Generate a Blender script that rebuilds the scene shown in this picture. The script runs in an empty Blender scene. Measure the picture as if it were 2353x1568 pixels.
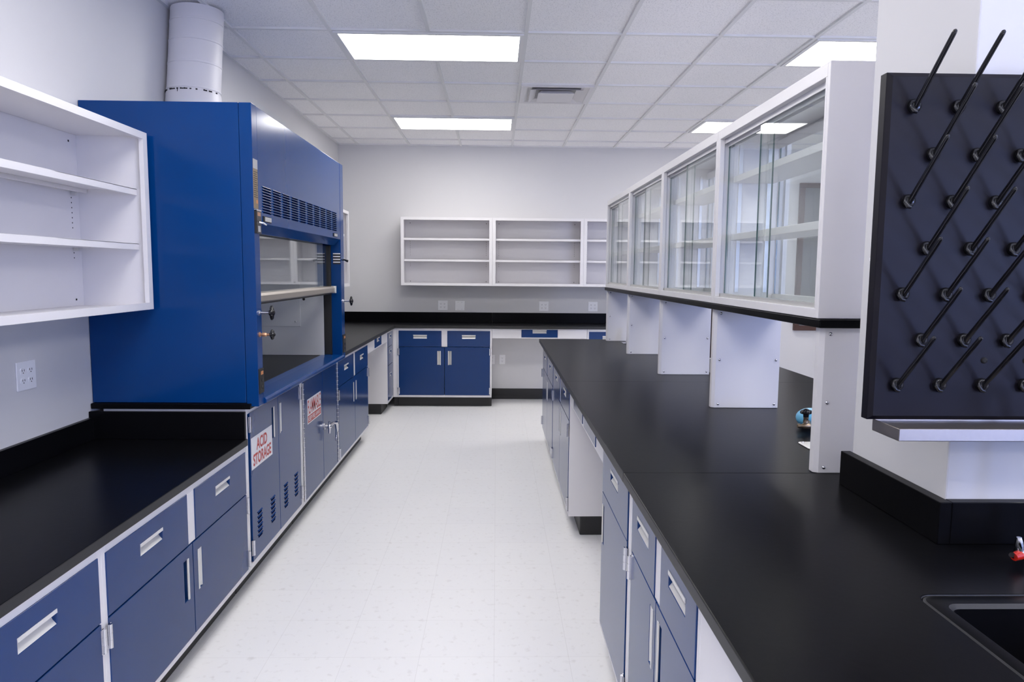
import bpy, math, random
from mathutils import Vector, Matrix
random.seed(7)
S = bpy.context.scene
COL = S.collection
PI = math.pi

# ------------------------------------------------------------------ camera
CAM_H = 1.571
FPX, YAW, PITCH, ROLL = 1620.5, 0.0225416, 0.0988012, 0.0086908
def cam_rot():
    cy, sy = math.cos(YAW), math.sin(YAW); cp, sp = math.cos(PITCH), math.sin(PITCH); cr, sr = math.cos(ROLL), math.sin(ROLL)
    base = Matrix(((1, 0, 0), (0, 0, -1), (0, 1, 0)))
    Ry = Matrix(((cy, -sy, 0), (sy, cy, 0), (0, 0, 1)))
    Rp = Matrix(((1, 0, 0), (0, cp, -sp), (0, sp, cp)))
    Rr = Matrix(((cr, -sr, 0), (sr, cr, 0), (0, 0, 1)))
    return Rr @ Rp @ base @ Ry
_R = cam_rot()
cd = bpy.data.cameras.new('camera'); cam = bpy.data.objects.new('camera', cd); COL.objects.link(cam)
cd.sensor_width = 36.0; cd.lens = 36.0 * FPX / 2353.0; cd.clip_start = 0.02
m3 = Matrix((_R[0], -_R[1], -_R[2])).transposed()
cam.matrix_world = Matrix.Translation((0, 0, CAM_H)) @ m3.to_4x4()
S.camera = cam

# ------------------------------------------------------------------ light and exposure
S.view_settings.view_transform = 'Standard'; S.view_settings.look = 'None'
S.view_settings.gamma = 1.0; S.view_settings.exposure = 0.0
S.view_settings.use_curve_mapping = False
W = bpy.data.worlds.new('sky'); S.world = W; W.use_nodes = True
W.node_tree.nodes['Background'].inputs[0].default_value = (0.42, 0.55, 1.0, 1)
W.node_tree.nodes['Background'].inputs[1].default_value = 1.0
LAMP = 15.3
def daylight(name, loc, rot, sx, sy, power):
    l = bpy.data.lights.new(name, 'AREA'); l.shape = 'RECTANGLE'; l.size = sx; l.size_y = sy
    l.energy = power; l.color = (0.36, 0.46, 1.0)
    o = bpy.data.objects.new(name, l); COL.objects.link(o); o.location = loc; o.rotation_euler = rot
    return o
daylight('daylight_window', (5.25, -2.1, 1.75), (0, PI/2, 0), 1.0, 0.9, 95)
daylight('daylight_window', (4.05, -3.25, 1.75), (PI/2, 0, 0), 1.0, 1.0, 95)
S.cycles.max_bounces = 12; S.cycles.diffuse_bounces = 8; S.cycles.glossy_bounces = 5
S.cycles.transparent_max_bounces = 24; S.cycles.transmission_bounces = 6
S.cycles.use_denoising = True
S.cycles.sample_clamp_indirect = 6.0
S.cycles.caustics_reflective = False; S.cycles.caustics_refractive = False

# ------------------------------------------------------------------ materials
def new_mat(name):
    m = bpy.data.materials.new(name); m.use_nodes = True
    return m, m.node_tree, m.node_tree.nodes['Principled BSDF']
def pbr(name, col, rough=0.5, metal=0.0, spec=0.5, coat=0.0, coat_rough=0.1, noise=0.0, nscale=40, bump=0.0):
    m, nt, b = new_mat(name)
    b.inputs['Base Color'].default_value = (*col, 1); b.inputs['Roughness'].default_value = rough
    b.inputs['Metallic'].default_value = metal; b.inputs['Specular IOR Level'].default_value = spec
    b.inputs['Coat Weight'].default_value = coat; b.inputs['Coat Roughness'].default_value = coat_rough
    if noise or bump:
        tc = nt.nodes.new('ShaderNodeTexCoord'); nz = nt.nodes.new('ShaderNodeTexNoise')
        nz.inputs['Scale'].default_value = nscale; nz.inputs['Detail'].default_value = 4
        nt.links.new(tc.outputs['Object'], nz.inputs['Vector'])
        if noise:
            mx = nt.nodes.new('ShaderNodeMix'); mx.data_type = 'RGBA'
            mx.inputs[6].default_value = (*[c*(1-noise) for c in col], 1); mx.inputs[7].default_value = (*[min(1, c*(1+noise)) for c in col], 1)
            nt.links.new(nz.outputs['Fac'], mx.inputs[0]); nt.links.new(mx.outputs[2], b.inputs['Base Color'])
        if bump:
            bp = nt.nodes.new('ShaderNodeBump'); bp.inputs['Strength'].default_value = bump; bp.inputs['Distance'].default_value = 0.002
            nt.links.new(nz.outputs['Fac'], bp.inputs['Height']); nt.links.new(bp.outputs['Normal'], b.inputs['Normal'])
    return m
WHITE = pbr('white_enamel', (0.735, 0.722, 0.738), 0.38, noise=0.015, nscale=3)
BLUE = pbr('blue_enamel', (0.005, 0.036, 0.150), 0.16, spec=0.30, noise=0.06, nscale=5)
HOODBLUE = pbr('hood_blue_enamel', (0.0015, 0.040, 0.175), 0.16, spec=0.22, noise=0.08, nscale=3)
BLACK = pbr('black_epoxy_resin', (0.004, 0.004, 0.005), 0.28, spec=0.06, noise=0.15, nscale=60, bump=0.05)
EDGE = pbr('black_resin_cut_edge_and_rim_glint', (0.026, 0.026, 0.027), 0.45, spec=0.3, noise=0.1, nscale=80)
RUBBER = pbr('black_rubber', (0.014, 0.014, 0.015), 0.5)
GLOSSBLACK = pbr('gloss_black_plastic', (0.008, 0.008, 0.01), 0.18)
BOARD = pbr('board_black_resin', (0.0045, 0.0038, 0.0085), 0.42, spec=0.2)
DARK = pbr('dark_interior', (0.01, 0.01, 0.012), 0.8)
SLOT = pbr('vent_slot_dark_blue', (0.002, 0.008, 0.045), 0.9, spec=0.0)
CHROME = pbr('chrome', (0.66, 0.66, 0.69), 0.10, metal=1.0)
STEEL = pbr('brushed_stainless', (0.52, 0.475, 0.43), 0.40, metal=1.0, noise=0.05, nscale=90)
ALU = pbr('aluminium', (0.7, 0.7, 0.68), 0.35, metal=0.6)
PULL = pbr('pull_light_metal', (0.70, 0.69, 0.66), 0.35, metal=0.15)
HANDLE_TAN = pbr('sash_handle_metal', (0.42, 0.38, 0.33), 0.35, metal=0.7)
BRASS = pbr('aged_brass', (0.33, 0.25, 0.17), 0.35, metal=0.9)
COPPER = pbr('copper_fitting', (0.55, 0.30, 0.18), 0.35, metal=0.8)
PLASTIC = pbr('white_plastic', (0.90, 0.90, 0.92), 0.4)
WALL = pbr('wall_paint', (0.67, 0.665, 0.672), 0.75, spec=0.3, noise=0.012, nscale=2, bump=0.03)
DUCT = pbr('duct_paint', (0.72, 0.71, 0.75), 0.45, noise=0.02, nscale=6)
LINER = pbr('hood_liner_white', (0.58, 0.58, 0.58), 0.5, noise=0.03, nscale=9)
SIGNW = pbr('sign_white', (0.75, 0.75, 0.78), 0.4)
SIGNR = pbr('sign_red', (0.45, 0.03, 0.02), 0.45)
RED = pbr('red_plastic', (0.55, 0.02, 0.01), 0.3)
SKYBLUE = pbr('light_blue_enamel', (0.16, 0.48, 0.72), 0.4)
CREAM = pbr('cream_green_plastic', (0.62, 0.70, 0.58), 0.45)
BROWN = pbr('brown_wood', (0.060, 0.024, 0.016), 0.45, noise=0.25, nscale=14)
TAN = pbr('tan_label', (0.20, 0.145, 0.085), 0.5)
ORANGE = pbr('orange_label', (0.5, 0.2, 0.07), 0.5)
GREY = pbr('grey_plastic', (0.34, 0.34, 0.35), 0.5)
TBAR = pbr('ceiling_grid_white', (0.76, 0.76, 0.76), 0.55)
DARKGLASS = pbr('dark_window_glass', (0.15, 0.155, 0.165), 0.06)
GREENEDGE = pbr('glass_edge_green', (0.015, 0.09, 0.085), 0.15)
HOLE = pbr('peg_hole_black', (0.01, 0.01, 0.01), 0.8)

def ceiling_mat():
    m, nt, b = new_mat('ceiling_tile'); b.inputs['Roughness'].default_value = 0.9
    b.inputs['Specular IOR Level'].default_value = 0.2
    tc = nt.nodes.new('ShaderNodeTexCoord'); v = nt.nodes.new('ShaderNodeTexNoise'); v.inputs['Scale'].default_value = 130; v.inputs['Detail'].default_value = 3
    r = nt.nodes.new('ShaderNodeValToRGB'); r.color_ramp.elements[0].position = 0.33; r.color_ramp.elements[0].color = (0.72, 0.72, 0.73, 1)
    r.color_ramp.elements[1].position = 0.46; r.color_ramp.elements[1].color = (0.93, 0.92, 0.925, 1)
    nt.links.new(tc.outputs['Object'], v.inputs['Vector']); nt.links.new(v.outputs['Fac'], r.inputs['Fac']); nt.links.new(r.outputs['Color'], b.inputs['Base Color'])
    return m
TILE = ceiling_mat()
def floor_mat():
    m, nt, b = new_mat('vinyl_tile_floor'); b.inputs['Roughness'].default_value = 0.38
    tc = nt.nodes.new('ShaderNodeTexCoord'); br = nt.nodes.new('ShaderNodeTexBrick')
    br.offset = 0.0; br.inputs['Scale'].default_value = 1.0; br.inputs['Brick Width'].default_value = 0.3048; br.inputs['Row Height'].default_value = 0.3048
    br.inputs['Mortar Size'].default_value = 0.0008; br.inputs['Mortar Smooth'].default_value = 0.3
    br.inputs['Color1'].default_value = (0.875, 0.87, 0.865, 1); br.inputs['Color2'].default_value = (0.86, 0.855, 0.855, 1); br.inputs['Mortar'].default_value = (0.72, 0.71, 0.70, 1)
    nt.links.new(tc.outputs['Object'], br.inputs['Vector'])
    nz = nt.nodes.new('ShaderNodeTexNoise'); nz.inputs['Scale'].default_value = 32; nz.inputs['Detail'].default_value = 6
    nt.links.new(tc.outputs['Object'], nz.inputs['Vector'])
    r = nt.nodes.new('ShaderNodeValToRGB'); r.color_ramp.elements[0].position = 0.25; r.color_ramp.elements[0].color = (0.88, 0.87, 0.86, 1); r.color_ramp.elements[1].position = 0.42; r.color_ramp.elements[1].color = (1, 1, 1, 1)
    nt.links.new(nz.outputs['Fac'], r.inputs['Fac'])
    mx = nt.nodes.new('ShaderNodeMix'); mx.data_type = 'RGBA'; mx.blend_type = 'MULTIPLY'; mx.inputs[0].default_value = 1.0
    nt.links.new(br.outputs['Color'], mx.inputs[6]); nt.links.new(r.outputs['Color'], mx.inputs[7]); nt.links.new(mx.outputs[2], b.inputs['Base Color'])
    return m
FLOOR = floor_mat()
def glass_mat(name, tint, ior=1.5):
    m = bpy.data.materials.new(name); m.use_nodes = True; nt = m.node_tree; nt.nodes.clear()
    out = nt.nodes.new('ShaderNodeOutputMaterial'); mix = nt.nodes.new('ShaderNodeMixShader'); lw = nt.nodes.new('ShaderNodeLayerWeight'); lw.inputs[0].default_value = 0.5
    pw = nt.nodes.new('ShaderNodeMath'); pw.operation = 'POWER'; pw.inputs[1].default_value = 5.0; nt.links.new(lw.outputs['Facing'], pw.inputs[0])
    fr = nt.nodes.new('ShaderNodeMath'); fr.operation = 'MULTIPLY_ADD'; fr.inputs[1].default_value = 0.96; fr.inputs[2].default_value = 0.04; nt.links.new(pw.outputs[0], fr.inputs[0])
    tr = nt.nodes.new('ShaderNodeBsdfTransparent'); tr.inputs[0].default_value = (*tint, 1)
    gl = nt.nodes.new('ShaderNodeBsdfGlossy'); gl.inputs['Roughness'].default_value = 0.0; gl.inputs[0].default_value = (1, 1, 1, 1)
    nt.links.new(fr.outputs[0], mix.inputs[0]); nt.links.new(tr.outputs[0], mix.inputs[1]); nt.links.new(gl.outputs[0], mix.inputs[2]); nt.links.new(mix.outputs[0], out.inputs[0])
    return m
GLASS = glass_mat('clear_glass', (0.955, 0.975, 0.970))
def emit_mat(name, col, s):
    m = bpy.data.materials.new(name); m.use_nodes = True; nt = m.node_tree; nt.nodes.clear()
    out = nt.nodes.new('ShaderNodeOutputMaterial'); e = nt.nodes.new('ShaderNodeEmission'); e.inputs[0].default_value = (*col, 1); e.inputs[1].default_value = s
    nt.links.new(e.outputs[0], out.inputs[0]); return m
DIFFUSER = emit_mat('lit_diffuser', (1.0, 0.975, 0.96), LAMP)

# ------------------------------------------------------------------ mesh helpers
class MB:
    def __init__(s): s.v = []; s.f = []; s.mi = []; s.mats = []
    def mat(s, m):
        if m not in s.mats: s.mats.append(m)
        return s.mats.index(m)
    def add(s, vs, fs, m):
        o = len(s.v); k = s.mat(m); s.v += [tuple(v) for v in vs]
        for f in fs: s.f.append(tuple(i + o for i in f)); s.mi.append(k)
        return s
    def box(s, a, b, m):
        x0, x1 = sorted((a[0], b[0])); y0, y1 = sorted((a[1], b[1])); z0, z1 = sorted((a[2], b[2]))
        return s.add([(x0,y0,z0),(x1,y0,z0),(x1,y1,z0),(x0,y1,z0),(x0,y0,z1),(x1,y0,z1),(x1,y1,z1),(x0,y1,z1)],
              [(0,3,2,1),(4,5,6,7),(0,1,5,4),(1,2,6,5),(2,3,7,6),(3,0,4,7)], m)
    def ring(s, a, b, h0, h1, m, inner=None, depth=None, back=None):
        """plate in the xz plane (y from a[1] to b[1], front at a[1]) with a rectangular hole h0..h1 (x,z)"""
        x0, y0, z0 = a; x1, y1, z1 = b; hx0, hz0 = h0; hx1, hz1 = h1
        O = [(x0,z0),(x1,z0),(x1,z1),(x0,z1)]; H = [(hx0,hz0),(hx1,hz0),(hx1,hz1),(hx0,hz1)]
        yd = y1 if depth is None else y0 + depth
        vs = [(x,y0,z) for x,z in O] + [(x,y0,z) for x,z in H] + [(x,y1,z) for x,z in O] + [(x,yd,z) for x,z in H]
        fs = []
        for i in range(4):
            j = (i+1) % 4
            fs += [(i,j,4+j,4+i), (j,i,8+i,8+j)]
        s.add(vs, fs, m)
        s.add([(x,y0,z) for x,z in H] + [(x,yd,z) for x,z in H], [(i,(i+1)%4,4+(i+1)%4,4+i) for i in range(4)], inner or m)
        if back: s.add([(x,yd,z) for x,z in H], [(0,1,2,3)], back)
        if depth is None or True:
            s.add([(x,y1,z) for x,z in O] + [(x,y1,z) for x,z in H], [(j,i,4+i,4+j) for i,j in ((0,1),(1,2),(2,3),(3,0))], m)
        return s
    def prism(s, poly, axis, t0, t1, m):
        """poly: 2d points; axis 0/1/2 is the extrusion axis"""
        def P(p, t):
            return (t, p[0], p[1]) if axis == 0 else (p[0], t, p[1]) if axis == 1 else (p[0], p[1], t)
        n = len(poly)
        vs = [P(p, t0) for p in poly] + [P(p, t1) for p in poly]
        fs = [(i,(i+1)%n,n+(i+1)%n,n+i) for i in range(n)] + [tuple(range(n))[::-1], tuple(range(n,2*n))]
        return s.add(vs, fs, m)
    def tube(s, pts, rad, m, n=12, cap=True):
        pts = [Vector(p) for p in pts]; L = len(pts)
        rs = rad if isinstance(rad, (list, tuple)) else [rad]*L
        vs = []; up = None
        for i, p in enumerate(pts):
            d = (pts[min(i+1,L-1)] - pts[max(i-1,0)]).normalized()
            if up is None:
                up = Vector((0,0,1)) if abs(d.z) < 0.9 else Vector((1,0,0))
            a = d.cross(up); 
            if a.length < 1e-5: a = d.cross(Vector((0,1,0)))
            a.normalize(); b = a.cross(d).normalized(); up = b
            for k in range(n):
                t = 2*PI*k/n; vs.append(p + (a*math.cos(t) + b*math.sin(t))*rs[i])
        fs = [(i*n+k, i*n+(k+1)%n, (i+1)*n+(k+1)%n, (i+1)*n+k) for i in range(L-1) for k in range(n)]
        if cap: fs += [tuple(range(n))[::-1], tuple((L-1)*n+k for k in range(n))]
        return s.add(vs, fs, m)
    def lathe(s, prof, c, axis, m, n=24):
        """prof: (radius, t) along axis vector from c"""
        ax = Vector(axis).normalized(); return s.tube([Vector(c) + ax*t for r, t in prof], [max(r, 1e-4) for r, t in prof], m, n)
    def ball(s, c, r, m, n=16, rz=None, stretch=(1,1,1)):
        rings = n//2; vs = []; 
        for i in range(1, rings):
            t = PI*i/rings
            for k in range(n):
                p = 2*PI*k/n; vs.append((c[0]+r*math.sin(t)*math.cos(p)*stretch[0], c[1]+r*math.sin(t)*math.sin(p)*stretch[1], c[2]+r*math.cos(t)*stretch[2]))
        vs += [(c[0],c[1],c[2]+r*stretch[2]), (c[0],c[1],c[2]-r*stretch[2])]
        fs = [(i*n+k, (i+1)*n+k, (i+1)*n+(k+1)%n, i*n+(k+1)%n) for i in range(rings-2) for k in range(n)]
        a = len(vs)-2; fs += [(a, k, (k+1)%n) for k in range(n)] + [(a+1, (rings-2)*n+(k+1)%n, (rings-2)*n+k) for k in range(n)]
        return s.add(vs, fs, m)
    def text(s, body, x0, z0, x1, z1, y, m, thick=0.0):
        cu = bpy.data.curves.new('t', 'FONT'); cu.body = body; cu.offset = 0.030 if thick == 0 else thick; cu.fill_mode = 'FRONT'; cu.resolution_u = 4
        ob = bpy.data.objects.new('t', cu); COL.objects.link(ob); dg = bpy.context.evaluated_depsgraph_get(); dg.update()
        me = bpy.data.meshes.new_from_object(ob.evaluated_get(dg))
        V = [v.co.copy() for v in me.vertices]; F = [tuple(p.vertices) for p in me.polygons]
        bpy.data.objects.remove(ob); bpy.data.curves.remove(cu); bpy.data.meshes.remove(me)
        ax, bx = min(v.x for v in V), max(v.x for v in V); ay, by = min(v.y for v in V), max(v.y for v in V)
        vs = [(x0+(v.x-ax)/(bx-ax)*(x1-x0), y, z0+(v.y-ay)/(by-ay)*(z1-z0)) for v in V]
        return s.add(vs, F, m)
    def obj(s, name, parent=None, bevel=0.0, smooth=None, seg=2, loc=None, merge=False):
        me = bpy.data.meshes.new(name); me.from_pydata([tuple(v) for v in s.v], [], s.f)
        for m in s.mats: me.materials.append(m)
        for p, k in zip(me.polygons, s.mi): p.material_index = k
        me.validate(); me.update()
        import bmesh
        bm = bmesh.new(); bm.from_mesh(me); 
        if merge: bmesh.ops.remove_doubles(bm, verts=bm.verts, dist=1e-6)
        bmesh.ops.recalc_face_normals(bm, faces=bm.faces); bm.to_mesh(me); bm.free()
        if smooth is not None:
            for p in me.polygons: p.use_smooth = True
            me.set_sharp_from_angle(angle=math.radians(smooth))
        o = bpy.data.objects.new(name, me); COL.objects.link(o)
        if parent: o.parent = parent
        if loc: o.location = loc
        if bevel:
            b = o.modifiers.new('bevel', 'BEVEL'); b.width = bevel; b.segments = seg; b.limit_method = 'ANGLE'; b.angle_limit = math.radians(40); b.harden_normals = False
        return o
def edge_faces(o, mat=None):
    me = o.data; me.materials.append(EDGE); k = len(me.materials)-1
    for p in me.polygons:
        if abs(p.normal.z) < .5: p.material_index = k
    return o
def tag(o, label, cat, group=None):
    o['label'] = label; o['category'] = cat
    if group: o['group'] = group
    return o
def thing(name, label, cat, loc=(0,0,0), rotz=0.0, group=None):
    o = bpy.data.objects.new(name, None); COL.objects.link(o); o.empty_display_size = 0.1
    o.location = loc; o.rotation_euler = (0, 0, rotz)
    return tag(o, label, cat, group)
def struct(mb, name, **k):
    o = mb.obj(name, **k); o['kind'] = 'structure'; return o
def dup(root, loc, label, rotz=None, group=None):
    r = root.copy(); COL.objects.link(r); r.location = loc; r['label'] = label
    if rotz is not None: r.rotation_euler = (0, 0, rotz)
    if group: r['group'] = group
    for ch in [c for c in root.children]:
        c = ch.copy(); COL.objects.link(c); c.parent = r
        for g in [x for x in ch.children]:
            d = g.copy(); COL.objects.link(d); d.parent = c
    return r

# ------------------------------------------------------------------ the room
XL, XR, YB, YF, H = -1.89, 5.0, 8.60, -3.0, 3.048
T = 0.6096; GX, GY = -1.044, 4.566
struct(MB().box((XL-.1, YF-.1, -.1), (XR+.1, YB+.1, 0), FLOOR), 'floor')
cm = MB().box((XL-.1, YF-.1, H+.012), (XR+.1, YB+.1, H+.1), TILE)
i = -2
while GX + i*T < XR:
    x = GX + i*T
    if x > XL + .02: cm.box((x-.012, YF, H-.0005), (x+.012, YB, H+.014), TBAR)
    i += 1
j = -13
while GY + j*T < YB:
    y = GY + j*T
    if y > YF + .02: cm.box((XL, y-.012, H), (XR, y+.012, H+.014), TBAR)
    j += 1
for a, b in (((XL, YF), (XL+.022, YB)), ((XR-.022, YF), (XR, YB)), ((XL, YB-.022), (XR, YB)), ((XL, YF), (XR, YF+.022))):
    cm.box((a[0], a[1], H-.001), (b[0], b[1], H+.014), TBAR)
struct(cm, 'ceiling')
struct(MB().box((XL-.1, YF-.1, 0), (XL, YB+.1, H+.012), WALL), 'wall_left')
struct(MB().box((XL, YB, 0), (XR, YB+.1, H+.012), WALL), 'wall_back')
# walls behind the camera carry the daylight windows
wr = MB()
wr.box((XR, YF, 0), (XR+.1, YB+.1, 1.0), WALL).box((XR, YF, 2.5), (XR+.1, YB+.1, H+.012), WALL).box((XR, YF, 1.0), (XR+.1, -2.8, 2.5), WALL).box((XR, -1.4, 1.0), (XR+.1, YB+.1, 2.5), WALL)
struct(wr, 'wall_right')
wf = MB()
wf.box((XL, YF-.1, 0), (XR, YF, 1.0), WALL).box((XL, YF-.1, 2.5), (XR, YF, H+.012), WALL).box((XL, YF-.1, 1.0), (3.3, YF, 2.5), WALL).box((4.8, YF-.1, 1.0), (XR, YF, 2.5), WALL)
struct(wf, 'wall_front')
def win_frame(name, rotz, loc, w):
    r = MB()
    for a, b in (((0, 0), (w, .06)), ((0, 1.44), (w, 1.5)), ((0, .06), (.06, 1.44)), ((w-.06, .06), (w, 1.44)), ((w/2-.025, .06), (w/2+.025, 1.44))):
        r.box((a[0], 0, a[1]), (b[0], .08, b[1]), WHITE)
    o = struct(r, name); o.location = loc; o.rotation_euler = (0, 0, rotz)
    g = MB().box((.06, .035, .06), (w-.06, .041, 1.44), GLASS).obj('pane', o)
win_frame('window_1', PI/2, (XR+.09, -2.8, 1.0), 1.4)
win_frame('window_2', 0, (3.3, YF-.09, 1.0), 1.5)
# dark glazed window at the right of the back wall, brown frame
w3 = MB(); wx0, wx1, wz0, wz1 = 3.655, 4.75, .875, 2.66
for a, b in (((wx0, wz0), (wx1, wz0+.06)), ((wx0, wz1-.06), (wx1, wz1)), ((wx0, wz0+.06), (wx0+.06, wz1-.06)), ((wx1-.06, wz0+.06), (wx1, wz1-.06))):
    w3.box((a[0], YB-.05, a[1]), (b[0], YB-.001, b[1]), BROWN)
o = struct(w3, 'window_3', bevel=.004)
MB().box((wx0+.06, YB-.03, wz0+.06), (wx1-.06, YB-.02, wz1-.06), DARKGLASS).obj('pane', o)
# base moulding seen in the knee spaces of the back wall
bb = MB().box((XL+.001, YB-.008, 0), (XR-.001, YB-.0005, .13), RUBBER).box((XL+.001, YB-.016, 0), (XR-.001, YB-.0005, .045), RUBBER)
struct(bb, 'baseboard_back', bevel=.002)

# ------------------------------------------------------------------ ceiling fittings
def light(ix, iy, label):
    x0 = GX + ix*T; y0 = GY + iy*T
    t = thing('ceiling_light', label, 'ceiling light', (x0+T, y0+T/2, H), 0, 'recessed fluorescent ceiling lights')
    f = MB(); w, d = 2*T-.026, T-.026
    for a, b in (((-w/2, -d/2), (w/2, -d/2+.026)), ((-w/2, d/2-.026), (w/2, d/2)), ((-w/2, -d/2+.026), (-w/2+.026, d/2-.026)), ((w/2-.026, -d/2+.026), (w/2, d/2-.026))):
        f.box((a[0], a[1], -.008), (b[0], b[1], .008), TBAR)
    f.obj('frame', t)
    MB().box((-w/2+.026, -d/2+.026, -.004), (w/2-.026, d/2-.026, .004), DIFFUSER).obj('diffuser', t)
names = {(0, 0): 'large bright ceiling light above the fume hood, nearest of the left row', (0, 4): 'bright ceiling light further back in the left row, towards the back wall',
         (5, 0): 'bright ceiling light at upper right, partly behind the nearest glass display case', (5, 4): 'bright ceiling light above the second glass display case, further back on the right'}
for ix in (0, 5):
    for iy in (-12, -8, -4, 0, 4):
        side = 'left' if ix == 0 else 'right'
        lab = names.get((ix, iy)) or {-4: 'lit ceiling panel of the %s row just overhead of the photographer' % side, -8: 'lit ceiling panel of the %s row behind the photographer' % side, -12: 'lit ceiling panel of the %s row by the front wall' % side}[iy]
        light(ix, iy, lab)
vt = thing('ceiling_vent', 'square white louvred air diffuser set into the ceiling grid', 'air vent', (GX+2.5*T, GY+2.5*T, H))
def sq_cone(mb, r0, z0, r1, z1, th, m):
    a = [(-r0,-r0,z0),(r0,-r0,z0),(r0,r0,z0),(-r0,r0,z0)]; b = [(-r1,-r1,z1),(r1,-r1,z1),(r1,r1,z1),(-r1,r1,z1)]
    mb.add(a+b, [(i,(i+1)%4,4+(i+1)%4,4+i) for i in range(4)], m)
    mb.add([(x,y,z+th) for x,y,z in a]+[(x,y,z+th) for x,y,z in b], [(i,(i+1)%4,4+(i+1)%4,4+i) for i in range(4)], m)
mb = MB(); 
for a, b in (((-.292,-.292),(.292,-.262)),((-.292,.262),(.292,.292)),((-.292,-.262),(-.262,.262)),((.262,-.262),(.292,.262))): mb.box((*a,-.006),(*b,.006),WHITE)
mb.obj('frame', vt)
mb = MB(); sq_cone(mb, .262, -.004, .225, .0095, .0004, WHITE); mb.obj('outer_cone', vt)
mb = MB(); sq_cone(mb, .215, -.014, .165, .008, .0006, WHITE); mb.obj('middle_cone', vt)
mb = MB(); sq_cone(mb, .148, -.024, .115, .006, .0006, WHITE); mb.box((-.148,-.148,-.026),(.148,.148,-.024),WHITE); mb.obj('centre_plate', vt)
MB().box((-.2,-.2,.0095),(.2,.2,.0108),GREY).obj('backing', vt)

# ------------------------------------------------------------------ cabinets
def drawer_front(parent, x0, x1, z0, z1, hw=.155, hh=.042, up=.62, mat=None, name='drawer', inner=None):
    mat = mat or BLUE; cx = (x0+x1)/2; hz = z0 + (z1-z0)*up - hh/2
    hw = min(hw, (x1-x0)*.5)
    d = MB().ring((x0, -.0032, z0), (x1, .014, z1), (cx-hw/2, hz), (cx+hw/2, hz+hh), mat, depth=.028, back=mat).obj(name, parent, bevel=.0015, merge=True)
    h = MB()
    prof = [(-.002, hz+.0006), (.002, hz+.006), (.008, hz+.013), (.012, hz+.022), (.014, hz+.031), (.019, hz+.031), (.019, hz+.0006)]
    h.prism(prof, 0, cx-hw/2+.0006, cx+hw/2-.0006, PULL)
    h.box((cx-hw/2-.001, -.0052, hz+hh*.76), (cx+hw/2+.001, -.0012, hz+hh+.001), PULL)
    h.obj('handle', d, smooth=30)
    return d
def door_front(parent, x0, x1, z0, z1, hx=None, hz=(.305, .462), hw=.040, lip=1, hinge=None, hinges=None, mat=None):
    mat = mat or BLUE
    if hx is None:
        d = MB().box((x0, -.0032, z0), (x1, .014, z1), mat).obj('door', parent, bevel=.0015)
    else:
        d = MB().ring((x0, -.0032, z0), (x1, .014, z1), (hx-hw/2, hz[0]), (hx+hw/2, hz[1]), mat, depth=.028, back=mat).obj('door', parent, bevel=.0015, merge=True)
        h = MB(); s = lip
        e0 = hx - s*hw/2
        prof = [(e0+s*.0006, -.002), (e0+s*.006, .002), (e0+s*.013, .008), (e0+s*.022, .012), (e0+s*.030, .014), (e0+s*.030, .019), (e0+s*.0006, .019)]
        h.prism(prof, 2, hz[0]+.0006, hz[1]-.0006, PULL)
        xl = hx + s*hw/2
        h.box((xl - s*hw*.24, -.0052, hz[0]-.001), (xl + s*.001, -.0012, hz[1]+.001), PULL)
        h.obj('handle', d, smooth=30)
    if hinge is not None:
        for zc in (hinges or (z0+.05, z1-.055)):
            hm = MB(); hm.tube([(hinge, -.0085, zc-.038), (hinge, -.0085, zc+.038)], .0065, CHROME, 10)
            hm.tube([(hinge, -.0085, zc-.013), (hinge, -.0085, zc-.0118)], .0072, CHROME, 10).tube([(hinge, -.0085, zc+.0118), (hinge, -.0085, zc+.013)], .0072, CHROME, 10)
            hm.box((hinge-.012, -.0052, zc-.038), (hinge+.012, -.0030, zc+.038), CHROME)
            hm.obj('hinge', d, smooth=40)
    return d
def carcass(parent, w, d, z0, z1, rails, st=.022, mid=None, midz=None, lid=True):
    """open-fronted box behind a face frame; rails = (bottom rail height, top rail height)"""
    c = MB()
    t = .018
    c.box((0, .0, z0), (t, d, z1), WHITE).box((w-t, 0, z0), (w, d, z1), WHITE).box((t, .03, z0), (w-t, d, z0+t), WHITE).box((t, d-t, z0+t), (w-t, d, z1), WHITE)
    if lid: c.box((t, .03, z1-t), (w-t, d-t, z1), WHITE)
    c.box((t, 0, z0), (st, .03, z1), WHITE).box((w-st, 0, z0), (w-t, .03, z1), WHITE)
    c.box((st, 0, z0), (w-st, .03, z0+rails[0]), WHITE).box((st, 0, z1-rails[1]), (w-st, .03, z1), WHITE)
    if mid:
        for m0, m1 in mid: c.box((m0, 0, midz), (m1, .03, z1-rails[1]), WHITE)
    return c.obj('carcass', parent, bevel=.001, seg=1)
def toe(parent, w, d, h, x0=0.0, x1=None):
    MB().box((x0, .07, 0), (w if x1 is None else x1, d, h-.001), RUBBER).obj('toe_kick', parent, bevel=.006)

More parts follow.
